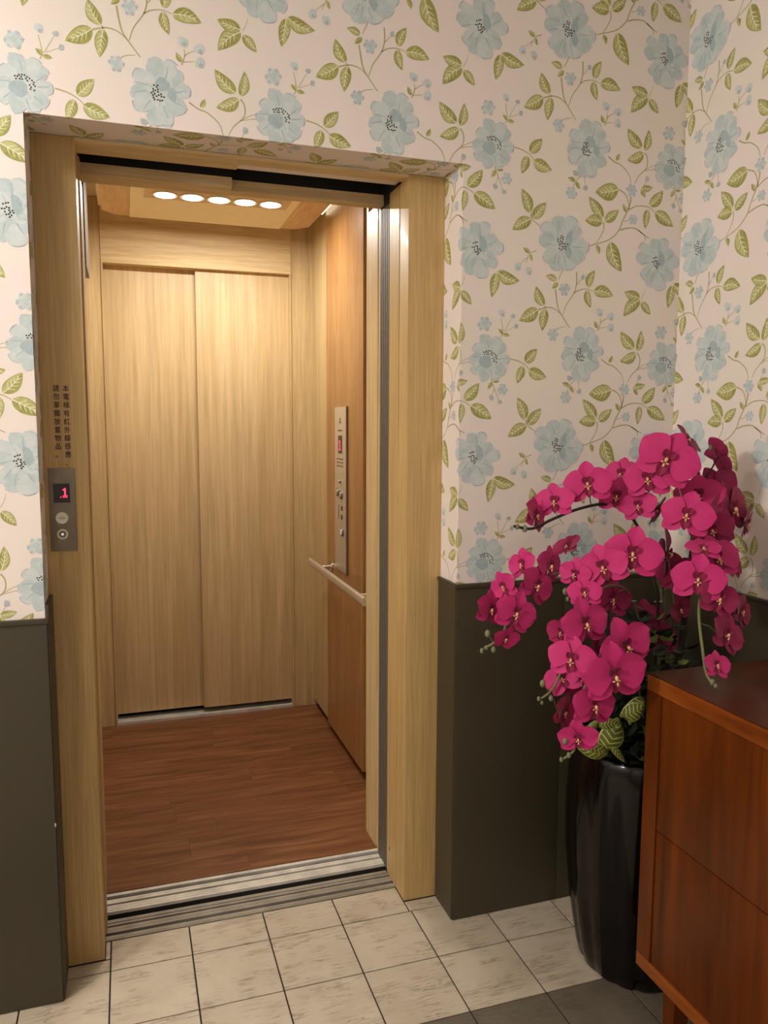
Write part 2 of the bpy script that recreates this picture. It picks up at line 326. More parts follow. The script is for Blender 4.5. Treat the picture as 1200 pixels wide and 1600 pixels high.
def leaf2d(bx, by, tx, ty, wr, seed):
    r = random.Random(seed); L = math.hypot(tx-bx, ty-by); a = math.atan2(ty-by, tx-bx)
    bend = r.uniform(-.10, .10)
    def P(t, s):
        x = t*L; y = s*L*wr*.5*(math.sin(PI*t**.78)**.85 if 0 < t < 1 else 0)+bend*L*math.sin(PI*t)
        return (bx+x*math.cos(a)-y*math.sin(a), by+x*math.sin(a)+y*math.cos(a))
    N = 9; dk = r.choice((1, -1))
    for side in (1, -1):
        mi = LF if side == dk else LF2
        for i in range(N):
            t0, t1 = i/N, (i+1)/N
            PR.append((2+(seed%9)*.1, mi, [P(t0, 0), P(t1, 0), P(t1, side), P(t0, side)]))
        for i in range(N):                                     # darker rim
            t0, t1 = i/N, (i+1)/N
            if side != dk: PR.append((3+(seed%9)*.1, LF, [P(t0, side*.84), P(t1, side*.84), P(t1, side), P(t0, side)]))
    if L > .028:
        strip([P(t, 0) for t in (0, .2, .4, .6, .8)], L*.020, 4.0+(seed%5)*.1, VN)
        for t in (.22, .38, .54, .68):
            for side in (1, -1):
                strip([P(t, 0), P(t+.10, side*.38), P(t+.16, side*.62)], L*.015, 4.5+(seed%5)*.1, VN)
def flower2d(k, cx, cy, R, seed):
    r = random.Random(seed); n = 10
    asp = {'A': (1, 1.08), 'B': (.98, .98), 'C': (.92, 1.08), 'D': (.86, 1.12)}[k]
    PR.append((5, BL, blob(cx, cy, R*.62*asp[0], R*.62*asp[1], 0, rnd=r)))
    for i in range(n):
        a = 2*PI*i/n+r.uniform(-.14, .14); d = R*r.uniform(.52, .74)
        x, y = cx+d*math.cos(a)*asp[0], cy+d*math.sin(a)*asp[1]
        PR.append((6+i*.3, BL if i % 2 else BL2, blob(x, y, R*r.uniform(.30, .38), R*r.uniform(.24, .31), a, wob=.08, rnd=r)))
        b = a+r.uniform(-.3, .3)                               # brush strokes between the petals
        q = [(cx+R*t*math.cos(b+.25*(t-.5)), cy+R*t*math.sin(b+.25*(t-.5))) for t in (.42, .55, .68, .8)]
        if r.random() < .75: strip(q, R*.022, 10+i*.05, BD)
        q = [(x+R*.34*math.cos(a+s), y+R*.30*math.sin(a+s)) for s in (-.6, -.2, .2, .6)]
        strip(q, R*.014, 10.4+i*.05, BL2 if i % 2 else BD)
    for i in range(5):
        a = 2*PI*i/5+r.random(); PR.append((8.8+i*.2, BL2, blob(cx+R*.3*math.cos(a), cy+R*.3*math.sin(a), R*.24, R*.17, a, rnd=r)))
        strip([(cx+R*t*math.cos(a), cy+R*t*math.sin(a)) for t in (.2, .32, .46)], R*.012, 10.8+i*.03, BD)
    if k == 'A':
        PR.append((11, BD, blob(cx+R*.22, cy+R*.16, R*.13, R*.30, -.2, rnd=r))); PR.append((11.3, BD, blob(cx+R*.2, cy-R*.25, R*.14, R*.26, .3, rnd=r)))
        c0 = (-.02, .04)
    elif k == 'B':
        PR.append((11, BD, blob(cx-R*.18, cy-R*.12, R*.30, R*.26, -.3, rnd=r))); c0 = None
    elif k == 'C':
        PR.append((11, BD, blob(cx+R*.18, cy+R*.15, R*.15, R*.30, .2, rnd=r))); c0 = (-.02, 0)
    else:
        PR.append((11, BD, blob(cx+R*.08, cy+R*.22, R*.24, R*.20, -.4, rnd=r))); PR.append((11.3, BD, blob(cx+R*.36, cy-R*.05, R*.13, R*.22, .1, rnd=r)))
        c0 = (-.06, -.04)
    done = []
    for i in range(400):
        if len(done) >= (21 if k != 'C' else 16): break
        if c0 is None:
            a = r.uniform(-.35, 2.3); d = R*r.uniform(.24, .40); x, y = cx-R*.08+d*math.cos(a)*1.1, cy-R*.06+d*math.sin(a)
        else:
            a = r.uniform(1.5, 6.1); d = R*r.uniform(.02, .27); x, y = cx+R*c0[0]+d*math.cos(a)*.8, cy+R*c0[1]+d*math.sin(a)
        if any(math.hypot(x-p, y-q) < R*.066 for p, q in done): continue
        done.append((x, y)); PR.append((12, DT, blob(x, y, R*.030, R*.028, 0, 7, 0, r)))
def small2d(cx, cy, R, seed):
    r = random.Random(seed)
    for i in range(6):
        a = 2*PI*i/6+r.uniform(-.2, .2); PR.append((5+i*.1, BL if i % 2 else BL2, blob(cx+R*.55*math.cos(a), cy+R*.55*math.sin(a), R*.45, R*.36, a, 10, rnd=r)))
        PR.append((7+i*.1, GR, blob(cx+R*.8*math.cos(a), cy+R*.8*math.sin(a), R*.17, R*.13, a, 7, rnd=r)))
    PR.append((7, BL, blob(cx, cy, R*.35, R*.35, 0, 8, rnd=r)))
    for i in range(4): PR.append((8, GR, blob(cx+R*.22*math.cos(i*1.6), cy+R*.22*math.sin(i*1.6)+R*.1, R*.07, R*.07, 0, 6, rnd=r)))
for i, l in enumerate(LEAVES): leaf2d(*l, seed=i)
for pts, wd in STEMS: strip(smooth_path(pts), .0018*wd, 1, ST)
for i, s_ in enumerate(SMALL): small2d(*s_, seed=50+i)
for i, (x, y, r_) in enumerate(BUDS):
    PR.append((5, BL2 if r_ > .008 else GR, blob(x, y, r_*.9, r_*1.1, i, 9))); PR.append((6, GR, blob(x+r_*.2, y-r_*.5, r_*.5, r_*.45, i, 7)))
for k, x, y, r_ in BIG: flower2d(k, x, y, r_*1.06, seed=ord(k))
pmats = [M['paper'], M['p_leaf'], M['p_leaf2'], M['p_vein'], M['p_stem'], M['p_blue'], M['p_blue2'], M['p_bdk'], M['p_grey'], M['p_dot']]
PBOX = [(min(p[0] for p in q[2]), max(p[0] for p in q[2]), min(p[1] for p in q[2]), max(p[1] for p in q[2])) for q in PR]
def paper_region(mb, u0, u1, v0, v1, fmap):
    """print clipped to the rectangle, laid on a surface by fmap(u, v, lift)"""
    bm = bmesh.new()
    for (layer, mi, pts), (a, b, c, d) in zip(PR, PBOX):
        for i in range(math.floor((u0-b)/DU), math.ceil((u1-a)/DU)+1):
            for j in range(math.floor((v0-d)/DV), math.ceil((v1-c)/DV)+1):
                if b+i*DU <= u0 or a+i*DU >= u1 or d+j*DV <= v0 or c+j*DV >= v1: continue
                vs = [bm.verts.new((p[0]+i*DU, p[1]+j*DV, layer)) for p in pts]
                try: f = bm.faces.new(vs)
                except ValueError: continue
                f.material_index = mi
    for co, no in (((u0, 0, 0), (-1, 0, 0)), ((u1, 0, 0), (1, 0, 0)), ((0, v0, 0), (0, -1, 0)), ((0, v1, 0), (0, 1, 0))):
        bmesh.ops.bisect_plane(bm, geom=bm.verts[:]+bm.edges[:]+bm.faces[:], plane_co=co, plane_no=no, clear_outer=True)
    bm.verts.index_update(); bm.verts.ensure_lookup_table()
    o = len(mb.v); mb.v += [fmap(v.co.x, v.co.y, .0001+.00008*v.co.z) for v in bm.verts]
    for f in bm.faces: mb.f.append(tuple(v.index+o for v in f.verts)); mb.m.append(f.material_index)
    bm.free()
TH = .22
mb = MB()
mb.box(XW, XL, Y0, Y0+TH, 0, CEIL); mb.box(XR, W+.1, Y0, Y0+TH, 0, CEIL); mb.box(XL, XR, Y0, Y0+TH, H, CEIL)
front = lambda u, v, l: (u, Y0-l, v)
paper_region(mb, XW, XL, .9, CEIL, front); paper_region(mb, XR, W, .9, CEIL, front); paper_region(mb, XL, XR, H, CEIL, front)
dp = Y1-Y0
paper_region(mb, XR-dp, XR, .9, H, lambda u, v, l: (XR-l, Y0+(XR-u), v))
paper_region(mb, XL, XL+dp, .9, H, lambda u, v, l: (XL+l, Y0+(u-XL), v))
paper_region(mb, XL, XR, H-dp, H, lambda u, v, l: (u, Y0+(H-v), H-l))
wf = part('wall_front', mb, pmats)
tag(wf, 'wallpapered wall with blue flowers and olive leaves around the elevator opening', 'wall', kind='structure')
mb = MB(); mb.box(W, W+.1, YW, Y0, 0, CEIL)
paper_region(mb, 1.65, 1.65+(Y0-YW), .9, CEIL, lambda u, v, l: (W-l, Y0-(u-1.65), v))
tag(part('wall_right', mb, pmats), 'brighter blue-flower wallpapered side wall on the right', 'wall', kind='structure')
tag(part('wall_left', B(XW-.1, XW, YW, Y0+TH, 0, CEIL), M['paint']), 'plain side wall of the hall, left of the camera', 'wall', kind='structure')
tag(part('wall_back', B(XW-.1, W+.1, YW-.1, YW, 0, CEIL), M['paint']), 'plain hall wall behind the camera', 'wall', kind='structure')
tag(part('ceiling', B(XW-.1, W+.1, YW-.1, Y0+TH, CEIL, CEIL+.1), M['ceil']), 'pale plain hall ceiling', 'ceiling', kind='structure')

# floor of tiles, 20 cm, cream inside a band of grey ones
fl = part('floor', B(XW-.1, W+.1, YW-.1, .122, -.05, -.0025), M['grout'])
tag(fl, 'hall floor of square slate-look tiles with dark grout', 'floor', kind='structure')
cache = {}
def tile(x0, x1, y0, y1, dark=False):
    g = .0019; key = (round(x1-x0, 4), round(y1-y0, 4), dark)
    if key not in cache:
        cache[key] = MB().box(0, x1-x0-2*g, 0, y1-y0-2*g, -.012, 0, 0, .0012).mesh('tile', M['tile_dk' if dark else 'tile'])
    o = bpy.data.objects.new('tile', cache[key]); COL.objects.link(o); o.parent = fl; o.location = (x0+g, y0+g, -random.random()*.0004)
for k in range(-14, 8):
    for r in range(1, 14):
        x0, x1 = max(.2*k, XW), min(.2*(k+1), W); y1 = -.2*(r-1)
        tile(x0, x1, y1-.2, y1, dark=r in (3, 4))
for a, b, c in ((XL, 0, .0465), (0, .2, .121), (.2, .4, .121), (.4, .6, .121), (.6, .7943, .121), (.7943, XR, .0465)): tile(a, b, 0, c)
tile(XIL, 0, .0485, .121)

# wainscot: dark olive-grey upholstered boards with a thin cap
def wains(name, boards, label):
    t = thing(name, boards[0][4], label, 'wainscot', kind='structure')
    for x0, x1, y0, y1, _l, z1, cap in boards:
        part('panel', B(x0, x1, y0, y1, 0.001, z1-.012, .004), M['wains'], t, True)
        part('cap', B(x0-cap, x1+.0, y0-cap, y1, z1-.0115, z1, .003), M['wains'], t, True)
    return t
HL, HR = .9254, .943
t = thing('trim_1', (-.6, -.07, 0), 'dark olive-grey wainscot board left of the elevator', 'wainscot', kind='structure')
part('panel', B(XW, XL+.004, Y0-.010, Y0-.0008, .001, HL-.012, .003), M['wains'], t, True)
part('return_panel', B(XL+.0008, XL+.008, Y0-.004, Y1-.002, .001, HL+.03, .003), M['wains'], t, True)
part('cap', B(XW, XL+.007, Y0-.014, Y0-.0008, HL-.0115, HL, .003), M['wains'], t, True)
t = thing('trim_2', (1.2, -.07, 0), 'dark olive-grey wainscot boards right of the elevator behind the plant', 'wainscot', kind='structure')
for a, b in ((XR-.004, 1.213), (1.2145, 1.36), (1.3615, W-.012)):
    part('panel', B(a, b, Y0-.010, Y0-.0008, .001, HR-.012, .002), M['wains'], t, True)
part('return_panel', B(XR-.008, XR-.0008, Y0-.006, Y1-.002, .001, HR-.012, .003), M['wains'], t, True)
part('cap', B(XR-.007, W-.012, Y0-.014, Y0-.0008, HR-.0115, HR, .003), M['wains'], t, True)
part('cap', B(XR-.011, XR-.0008, Y0-.012, Y1-.002, HR-.0115, HR-.0005, .003), M['wains'], t, True)
t = thing('trim_3', (W-.01, -1.2, 0), 'dark olive-grey wainscot boards on the right side wall', 'wainscot', kind='structure')
ys = [Y0-.012, -.30, -.62, -.94, -1.26, -1.6, -2.0, -2.5, YW]
for a, b in zip(ys, ys[1:]): part('panel', B(W-.010, W-.0008, b+.0008, a-.0008, .001, .928, .002), M['wains'], t, True)
part('cap', B(W-.014, W-.0008, YW, Y0-.015, .9285, .938, .003), M['wains'], t, True)

# ---------------------------------------------------------------- landing door frame
d = thing('door_1', (.39, .1, 0), 'pale beech landing door frame with aluminium sill around the open elevator', 'door frame', kind='structure')
part('jamb', B(XL+.0003, XIL, Y1, .2, .001, H-.001, .0015), M['frame_v'], d, True)
j = MB(); j.box(XI, XR-.0003, Y1, .2, .001, H-.001, 0, .0015)
part('jamb', j, M['frame_v'], d, True)
part('jamb_strip', B(XI-.0015, XI-.0002, .118, .198, .012, 1.996), M['frame_v'], d)
part('door_stop', B(XIL+.0002, XIL+.004, .15, .20, .012, 1.996), M['frame_v'], d)
part('lintel', B(XIL, .362, Y1, .135, 1.998, H-.001), M['beech_h'], d)
part('lintel', B(.3625, XI, Y1, .094, 1.998, H-.001), M['beech_h'], d)
j = MB(); j.box(XIL, XI, .095, .215, 2.14, 2.15); j.box(.3625, XI, .0945, .0965, H, 2.14); j.box(XIL, .362, .1355, .1375, H, 2.14); j.box(XI-.002, XI, .1, .21, 1.999, 2.14); j.box(XIL, XIL+.002, .14, .21, 1.999, 2.14)
part('track_box', j, M['black'], d)
s = MB(); s.box(XIL, XI, .123, .221, -.05, -.006, 1)
for a, b in ((.123, .1280), (.1295, .1420)): s.box(XIL, XI, a, b, -.006, 0.001)
for a, b in ((.1550, .1655), (.1668, .1785)): s.box(XIL, XI, a, b, -.006, 0.001)
for a, b in ((.1865, .1955), (.1990, .2125)): s.box(XIL, XI, a, b, -.006, .001)
part('landing_sill', s, [M['alu_hall'], M['alu_dk']], d)
ribs = MB(); ribs.box(XI+.003, XI+.03, .2045, .286, .013, 2.0, 1)
for k in range(5): ribs.box(XI-.0008, XI+.0029, .2050+k*.0165, .2050+k*.0165+.0105, .013, 1.972)
part('door_panel', ribs, [M['rib'], M['black']], d, label='grey ribbed metal edge of the retracted door')
k = MB(); k.box(XI+.001, XI+.03, .2, .29, .014, 2.1); part('door_gap', k, M['black'], d)
k = MB(); k.box(XIL-.03, XIL-.003, .2, .26, .0, 2.2); part('door_gap', k, M['black'], d)

# ---------------------------------------------------------------- elevator car
FZ = .018
car = thing('elevator_car', (.4, .95, 0), 'open elevator car lined in pale beech with red-brown plank floor', 'elevator')
cf = part('car_floor', B(-.09, .94, .318, 1.70, -.02, FZ-.004), M['dark_gap'], car)
y = .3185; row = 0; pl = {}
rnd = random.Random(3)
while y < 1.635:
    y2 = min(y+.118, 1.637); x = -.089-rnd.uniform(0, .55)
    while x < .93:
        x2 = x+.62; a, b = max(x, -.089), min(x2, .935)
        if b-a > .01: part('plank', B(a+.0002, b-.0002, y+.0002, y2-.0002, FZ-.004, FZ, .0004), M['floor_wood'], cf)
        x = x2
    y = y2; row += 1
s = MB(); s.box(XIL-.01, XI+.01, .227, .3175, -.05, .006, 1)
for a, b in ((.227, .2370), (.2382, .2480), (.2492, .2580), (.2680, .2775), (.2787, .2870), (.3045, .3175)): s.box(XIL-.01, XI+.01, a, b, .006, .015)
part('car_sill', s, [M['alu'], M['alu_dk']], car)
# front returns
for nm, x0, x1 in (('front_return', XI+.003, XI+.025), ('front_return', XIL-.025, XIL-.002)):
    s = MB(); s.box(x0, x1, .2905, .308, .016, 2.0); s.box(x0+(.004 if x0 > .5 else 0), x1-(0 if x0 > .5 else .004), .308, .322, .016, 2.0); s.box(x0, x1, .322, .425, .019, 2.0)
    part(nm, s, M['beech_v'], car)
s = MB(); s.box(.80, .93, .426, .44, FZ, 2.3); s.box(-.12, -.02, .426, .44, FZ, 2.3); part('front_return_back', s, M['beech_v'], car)
part('car_header', B(XIL-.002, .362, .22, .298, 1.978, 2.004), M['beech_h'], car)
part('car_header', B(.3625, XI+.003, .26, .298, 1.981, 2.010), M['beech_h'], car)
s = MB(); s.box(XIL-.002, .362, .222, .298, 2.0045, 2.14); s.box(.3625, XI+.003, .262, .298, 2.0105, 2.14); part('header_track', s, M['black'], car)
part('header_liner', B(-.12, .93, .2985, .3125, 2.0, 2.3), M['beech_h'], car)
# side walls
part('wall_panel', B(-.115, -.09, .44, YB+.1, FZ, 2.30), M['beech_v'], car)
part('wall_panel', B(.903, .928, 1.3315, YB-.0005, .05, 2.30), M['beech_v'], car)
part('kick_strip', B(.922, .93, .44, YB, FZ, .05), M['dark_gap'], car)
part('wall_panel', B(.903, .928, .44, .785, .05, 2.30), M['beech_v'], car)
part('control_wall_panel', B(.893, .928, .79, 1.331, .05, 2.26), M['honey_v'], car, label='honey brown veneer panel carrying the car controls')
part('panel_shadow_strip', B(.905, .9275, .7855, .7895, .05, 2.28), M['dark_gap'], car)
# back wall with through doors
part('rear_wall_panel', B(.806, .93, YB, YB+.02, FZ, 2.30), M['beech_v'], car)
part('rear_wall_panel', B(-.115, -.002, YB, YB+.02, FZ, 2.30), M['beech_v'], car)
part('rear_jamb', B(.798, .8055, YB-.006, YB+.05, FZ, 2.037), M['beech_v'], car)
part('rear_jamb', B(-.0015, .006, YB-.006, YB+.05, FZ, 2.037), M['beech_v'], car)
part('rear_header', B(-.0015, .8055, YB-.004, YB+.015, 2.037, 2.30), M['beech_h'], car)
part('rear_header_lip', B(.0, .804, YB-.008, YB+.10, 2.034, 2.0405, .001), M['beech_h'], car)
part('rear_door_panel', B(.386, .85, YB+.022, YB+.042, FZ+.034, 2.034, .001), M['beech_door'], car)
part('rear_door_panel', B(-.05, .405, YB+.052, YB+.072, FZ+.034, 2.034, .001), M['beech_door'], car)
s = MB(); s.box(-.0, .80, YB+.001, YB+.016, FZ-.003, FZ+.012); s.box(0, .80, YB+.019, YB+.05, FZ-.003, FZ+.010); s.box(0, .80, YB+.0545, YB+.09, FZ-.003, FZ+.010); s.box(0, .8, YB, YB+.09, -.02, FZ-.003, 1)
part('rear_sill', s, [M['alu'], M['black']], car)
part('shaft_wall', MB().box(-.2, 1.0, YB+.10, YB+.12, -.05, 2.4), M['black'], car)
part('car_roof', B(-.12, .93, .2985, YB+.1, 2.3005, 2.32), M['cream_board'], car)
# suspended ceiling board with chamfered corners
Z = 2.20; x0, x1, y0, y1, c = .012, .848, .47, 1.505, .055
ro = .012
rim = [(x0+c-ro*.4, y0), (x1-c+ro*.4, y0), (x1+ro, y0+c), (x1+ro, y1-c+ro*.4), (x1-c+ro*.4, y1+ro), (x0+c-ro*.4, y1+ro), (x0-ro, y1-c+ro*.4), (x0-ro, y0+c)]
part('ceiling_glow_rim', MB().prism(rim, 'z', Z+.0185, Z+.030), M['cream_board'], car)  # pale outset board standing in for the glow around the ceiling board
pts = [(x0+c, y0), (x1-c, y0), (x1, y0+c), (x1, y1-c), (x1-c, y1), (x0+c, y1), (x0, y1-c), (x0, y0+c)]
cb = part('ceiling_board', MB().prism(pts, 'z', Z, Z+.018), M['beech_c'], car)
part('ceiling_inset', B(.118, .730, .62, y1+.001, Z-.004, Z-.0002, .0008), M['cream_board'], cb)
part('lamp_strip', B(.166, .698, 1.072, 1.200, Z-.0052, Z-.0042), M['strip_board'], cb)
for (x, y) in SPOTS:
    l = part('spotlight', MB().cyl((x, y, Z-.0085), (0, 0, 1), .044, .003, 28), M['chrome'], cb)
    part('lens', MB().cyl((x, y, Z-.0095), (0, 0, 1), .037, .0009, 28), M['lens'], cb)
part('cove_lamp', B(.868, .886, .62, 1.36, Z+.034, Z+.046), M['cove'], car, label='lit strip showing above the right edge of the ceiling board')
for (x, y) in ((.1, .7), (.75, .7), (.1, 1.35), (.75, 1.35)): part('hanger', B(x-.01, x+.01, y-.01, y+.01, Z+.0305, 2.2995), M['steel'], car)
part('light_curtain', B(-.0895, -.0255, .78, 1.02, 1.86, 2.18, .001), M['rib'], car)

# handrail
r = thing('handrail', (.84, 1.0, .76), 'flat steel handrail on the right wall of the elevator car', 'handrail')
bar = []
for i in range(16):
    a = 2*PI*i/16; ca, sa = math.cos(a), math.sin(a)
    bar.append((.838+math.copysign(abs(ca)**.6, ca)*.009, .757+math.copysign(abs(sa)**.6, sa)*.0155))
mb = MB(); n = 16; vs = []
for y in (.582, 1.427): vs += [(p[0], y, p[1]) for p in bar]
mb.add(vs, [tuple(range(n)), tuple(range(n, 2*n))[::-1]]+[(i, i+n, (i+1) % n+n, (i+1) % n) for i in range(n)])
part('rail', mb, M['steel'], r, True)
for y in (.66, 1.245):
    xw = .8925 if .79 < y < 1.33 else .9025
    b = part('bracket', MB().cyl((.846, y, .762), (1, 0, .0), .008, xw-.846, 14), M['chrome'], r, True)
    part('rosette', MB().cyl((xw-.006, y, .762), (1, 0, 0), .017, .0055, 18), M['chrome'], b, True)
# car operating panel
cp = thing('car_control_panel', (.892, 1.085, 1.1), 'tall stainless control plate with red floor display inside the elevator car', 'control panel')
xs = .8928
part('plate', B(xs-.006, xs, 1.000, 1.172, .772, 1.430, .002), M['steel'], cp, True)
part('plate_edge', B(xs-.007, xs-.0005, .990, .9995, .770, 1.432), M['steel_dk'], cp)
xf = xs-.0062
part('display', B(xf-.0012, xf, 1.058, 1.112, 1.248, 1.318), M['glassblack'], cp)
s = MB(); s.box(xf-.002, xf-.0013, 1.080, 1.087, 1.266, 1.300); s.box(xf-.002, xf-.0013, 1.087, 1.096, 1.290, 1.297); s.box(xf-.002, xf-.0013, 1.070, 1.100, 1.260, 1.264)
part('floor_digit', s, M['red_led'], cp, label='glowing red digit one')
s = MB()
for yy, w_ in ((1.086, .03), (1.086, .008)): s.box(xf-.0006, xf, yy-w_/2, yy+w_/2, 1.368 if w_ > .01 else 1.374, 1.372 if w_ > .01 else 1.388)
for i in range(4): s.box(xf-.0006, xf, 1.06+i*.016, 1.068+i*.016, 1.335, 1.341)
for k in range(3):
    for i in range(3): s.box(xf-.0006, xf, 1.045+k*.034, 1.068+k*.034, 1.195+i*.014, 1.1985+i*.014)
for k in range(2):
    s.box(xf-.0006, xf, 1.052, 1.072, .985+k*.035, 1.003+k*.035); s.box(xf-.0006, xf, 1.108, 1.112, .985, 1.04)
part('engraved_marks', s, M['ink'], cp)['kind'] = 'stuff'
for i, (y, z, rr) in enumerate(((1.085, 1.135, .007), (1.118, 1.090, .016), (1.066, 1.082, .016), (1.052, .935, .017))):
    b = part('button' if i else 'key_switch', MB().cyl((xf, y, z), (-1, 0, 0), rr, .005, 22), M['steel_dk'], cp, True)
    part('button_cap', MB().cyl((xf-.005, y, z), (-1, 0, 0), rr*.72, .003, 22), M['chrome'] if i != 3 else M['white_btn'], b, True)

# landing call panel
hp = thing('call_panel', (-.07, Y1, 1.155), 'steel call plate with red floor display on the left door jamb', 'call panel')
yf = Y1-.0002
part('plate', B(-.0995, -.041, yf-.004, yf, 1.058, 1.2545, .0015), M['steel_dk'], hp, True)
yp = yf-.0042
dsp = part('display', B(-.0890, -.0530, yp-.0008, yp, 1.1735, 1.2185), M['glassblack'], hp)
s = MB(); yy0, yy1 = yp-.0013, yp-.0009
s.box(-.0655, -.0618, yy0, yy1, 1.1905, 1.2075); s.box(-.0685, -.0655, yy0, yy1, 1.2020, 1.2055); s.box(-.0690, -.0585, yy0, yy1, 1.1890, 1.1905)
s.box(-.0745, -.0720, yy0, yy1, 1.1855, 1.1878); s.box(-.0690, -.0670, yy0, yy1, 1.1855, 1.1878); s.box(-.0663, -.0645, yy0, yy1, 1.1855, 1.1878); s.box(-.0640, -.0590, yy0, yy1, 1.1855, 1.1878)
part('floor_digit', s, M['red_led'], dsp, label='glowing red digit one')
b = part('button', MB().cyl((-.0725, yp, 1.1370), (0, -1, 0), .0140, .0018, 30), M['steel'], hp, True)
part('button_cap', MB().cyl((-.0725, yp-.0018, 1.1370), (0, -1, 0), .0118, .0020, 30), M['white_btn'], b, True)
s = MB(); q = yp-.0040
for dx in (-.0018, .0012): s.box(-.0725+dx, -.0725+dx+.0008, q, q+.0001, 1.1325, 1.1415)
for sg in (-1, 1):
    cx = -.0725+sg*.0055; s.box(min(cx, cx+sg*.003), max(cx, cx+sg*.003), q, q+.0001, 1.1366, 1.1374)
    s.prism([(cx-sg*.0028, 1.137), (cx, 1.1388), (cx, 1.1352)][::sg], 'y', q, q+.0001)
part('button_symbol', s, M['ink'], b)
b = part('button', MB().cyl((-.0725, yp, 1.0985), (0, -1, 0), .0120, .0015, 30), M['steel'], hp, True)
part('button_cap', MB().cyl((-.0725, yp-.0015, 1.0985), (0, -1, 0), .0085, .0015, 24), M['steel_dk'], b, True)
part('button_glint', MB().cyl((-.0725, yp-.003, 1.0985), (0, -1, 0), .0026, .0006, 14), M['white_glint'], b)  # glowing disc in place of a small white reflection, not a lamp

# printed notice above the call panel (two upright columns)
def glyph(ch, size):
    cu = bpy.data.curves.new('glyph', 'FONT'); cu.body = ch; cu.size = size; cu.resolution_u = 4
    ob = bpy.data.objects.new('glyph', cu); COL.objects.link(ob); bpy.context.view_layer.update()
    me = bpy.data.meshes.new_from_object(ob.evaluated_get(bpy.context.evaluated_depsgraph_get()))
    bpy.data.objects.remove(ob); return me
nt_ = thing('printed_notice', (-.065, Y1, 1.36), 'two columns of dark Chinese lettering printed on the left door jamb', 'lettering')
for text, cx, ztop, tl in (('\u672c\u96fb\u68af\u6709\u7d05\u5916\u7dda\u611f\u61c9\u3001', -.0535, 1.4480, -.0006), ('\u8acb\u52ff\u55ae\u7368\u653e\u7f6e\u7269\u54c1\u3002', -.0745, 1.4480, -.0006)):
    step = .0192; mb = MB()
    for i, ch in enumerate(text):
        me = glyph(ch, .0165)
        if not me.vertices: continue
        sc_ = .85
        off = Vector((cx-.0072, 0, ztop-step*i-.0140))
        o0 = len(mb.v)
        for q_, (ox, oz) in enumerate(((0, 0), (.0004, 0), (0, .0003))):
            o0 = len(mb.v); mb.v += [(off.x+ox+v.co.x*sc_, Y1-.0004-.00004*q_, off.z+oz+v.co.y) for v in me.vertices]
            for f in me.polygons: mb.f.append(tuple(k+o0 for k in f.vertices)); mb.m.append(0)
    part('lettering_column', mb, M['ink'], nt_)

# ---------------------------------------------------------------- cabinet
cx, cyb, cyf, ct, cbm = 1.132, -.557, -1.86, .83, .156
cb = thing('wooden_cabinet', (1.34, -1.2, 0), 'glossy reddish-brown wooden cabinet with flush drawer fronts beside the plant', 'cabinet')
part('top', B(cx, W-.012, cyf, cyb, ct-.003, ct, .001), M['cab_top'], cb, True)
part('top_edge', B(cx, cx+.02, cyf, cyb, ct-.038, ct-.0035, .0015), M['cab_h'], cb, True)
part('end_panel', B(cx+.021, W-.012, cyb-.02, cyb-.0005, cbm, ct-.0035, .001), M['cab_v'], cb, True)
part('end_panel', B(cx+.021, W-.012, cyf+.0005, cyf+.02, cbm, ct-.0035, .001), M['cab_v'], cb, True)
part('stile', B(cx, cx+.02, cyb-.046, cyb, cbm+.032, ct-.0385, .0015), M['cab_v'], cb, True)
part('stile', B(cx, cx+.02, cyf, cyf+.046, cbm+.032, ct-.0385, .0015), M['cab_v'], cb, True)
part('bottom_rail', B(cx, cx+.02, cyf, cyb, cbm, cbm+.0315, .0015), M['cab_h'], cb, True)
part('carcass', B(cx+.03, W-.014, cyf+.021, cyb-.021, cbm+.001, ct-.004), M['cab_v'], cb)
for a, b in ((cyf+.0475, -1.2095), (-1.208, cyb-.0475)):
    part('drawer', B(cx+.003, cx+.029, a, b, .4945, ct-.040, .001), M['cab_v'], cb, True)
    part('drawer', B(cx+.003, cx+.029, a, b, cbm+.033, .4925, .001), M['cab_v'], cb, True)
for x in (cx+.03, W-.07):
    for y in (cyb-.10, cyf+.06):
        mb = MB(); mb.prism([(y, cbm), (y+.042, cbm), (y+.036, 0.0005), (y+.008, 0.0005)], 'x', x, x+.038)
        part('leg', mb, M['cab_v'], cb)

# ---------------------------------------------------------------- pot
PC = Vector((1.283, -.356)); RIM = .578
prof = [(0, .130), (.012, .140), (.05, .149), (.12, .161), (.20, .172), (.30, .181), (.40, .185), (.50, .184), (.56, .179), (RIM-.004, .176), (RIM, .173), (RIM-.002, .160), (RIM-.03, .157), (RIM-.09, .155)]
mb = MB(); n = 96; vs = []
for z, r_ in prof:
    for i in range(n):
        a = 2*PI*i/n; k = .985+.038*abs(math.cos(8*a))*min(1, max(0, (RIM+.01-z)/.25)); vs.append((PC.x+r_*k*math.cos(a), PC.y+r_*k*math.sin(a), z+.0005+(.006*math.cos(a*1+.6) if z > .5 else 0)))
fs = [tuple(range(n))[::-1]]
for j in range(len(prof)-1):
    for i in range(n): fs.append((j*n+i, j*n+(i+1) % n, (j+1)*n+(i+1) % n, (j+1)*n+i))
mb.add(vs, fs)
pot = thing('flower_pot', (PC.x, PC.y, 0), 'tall glossy black fluted pot between wainscot and cabinet', 'pot')
part('vessel', mb, M['pot'], pot, True)
part('moss_fill', MB().cyl((PC.x, PC.y, RIM-.075), (0, 0, 1), .150, .02, 40), M['soil'], pot)

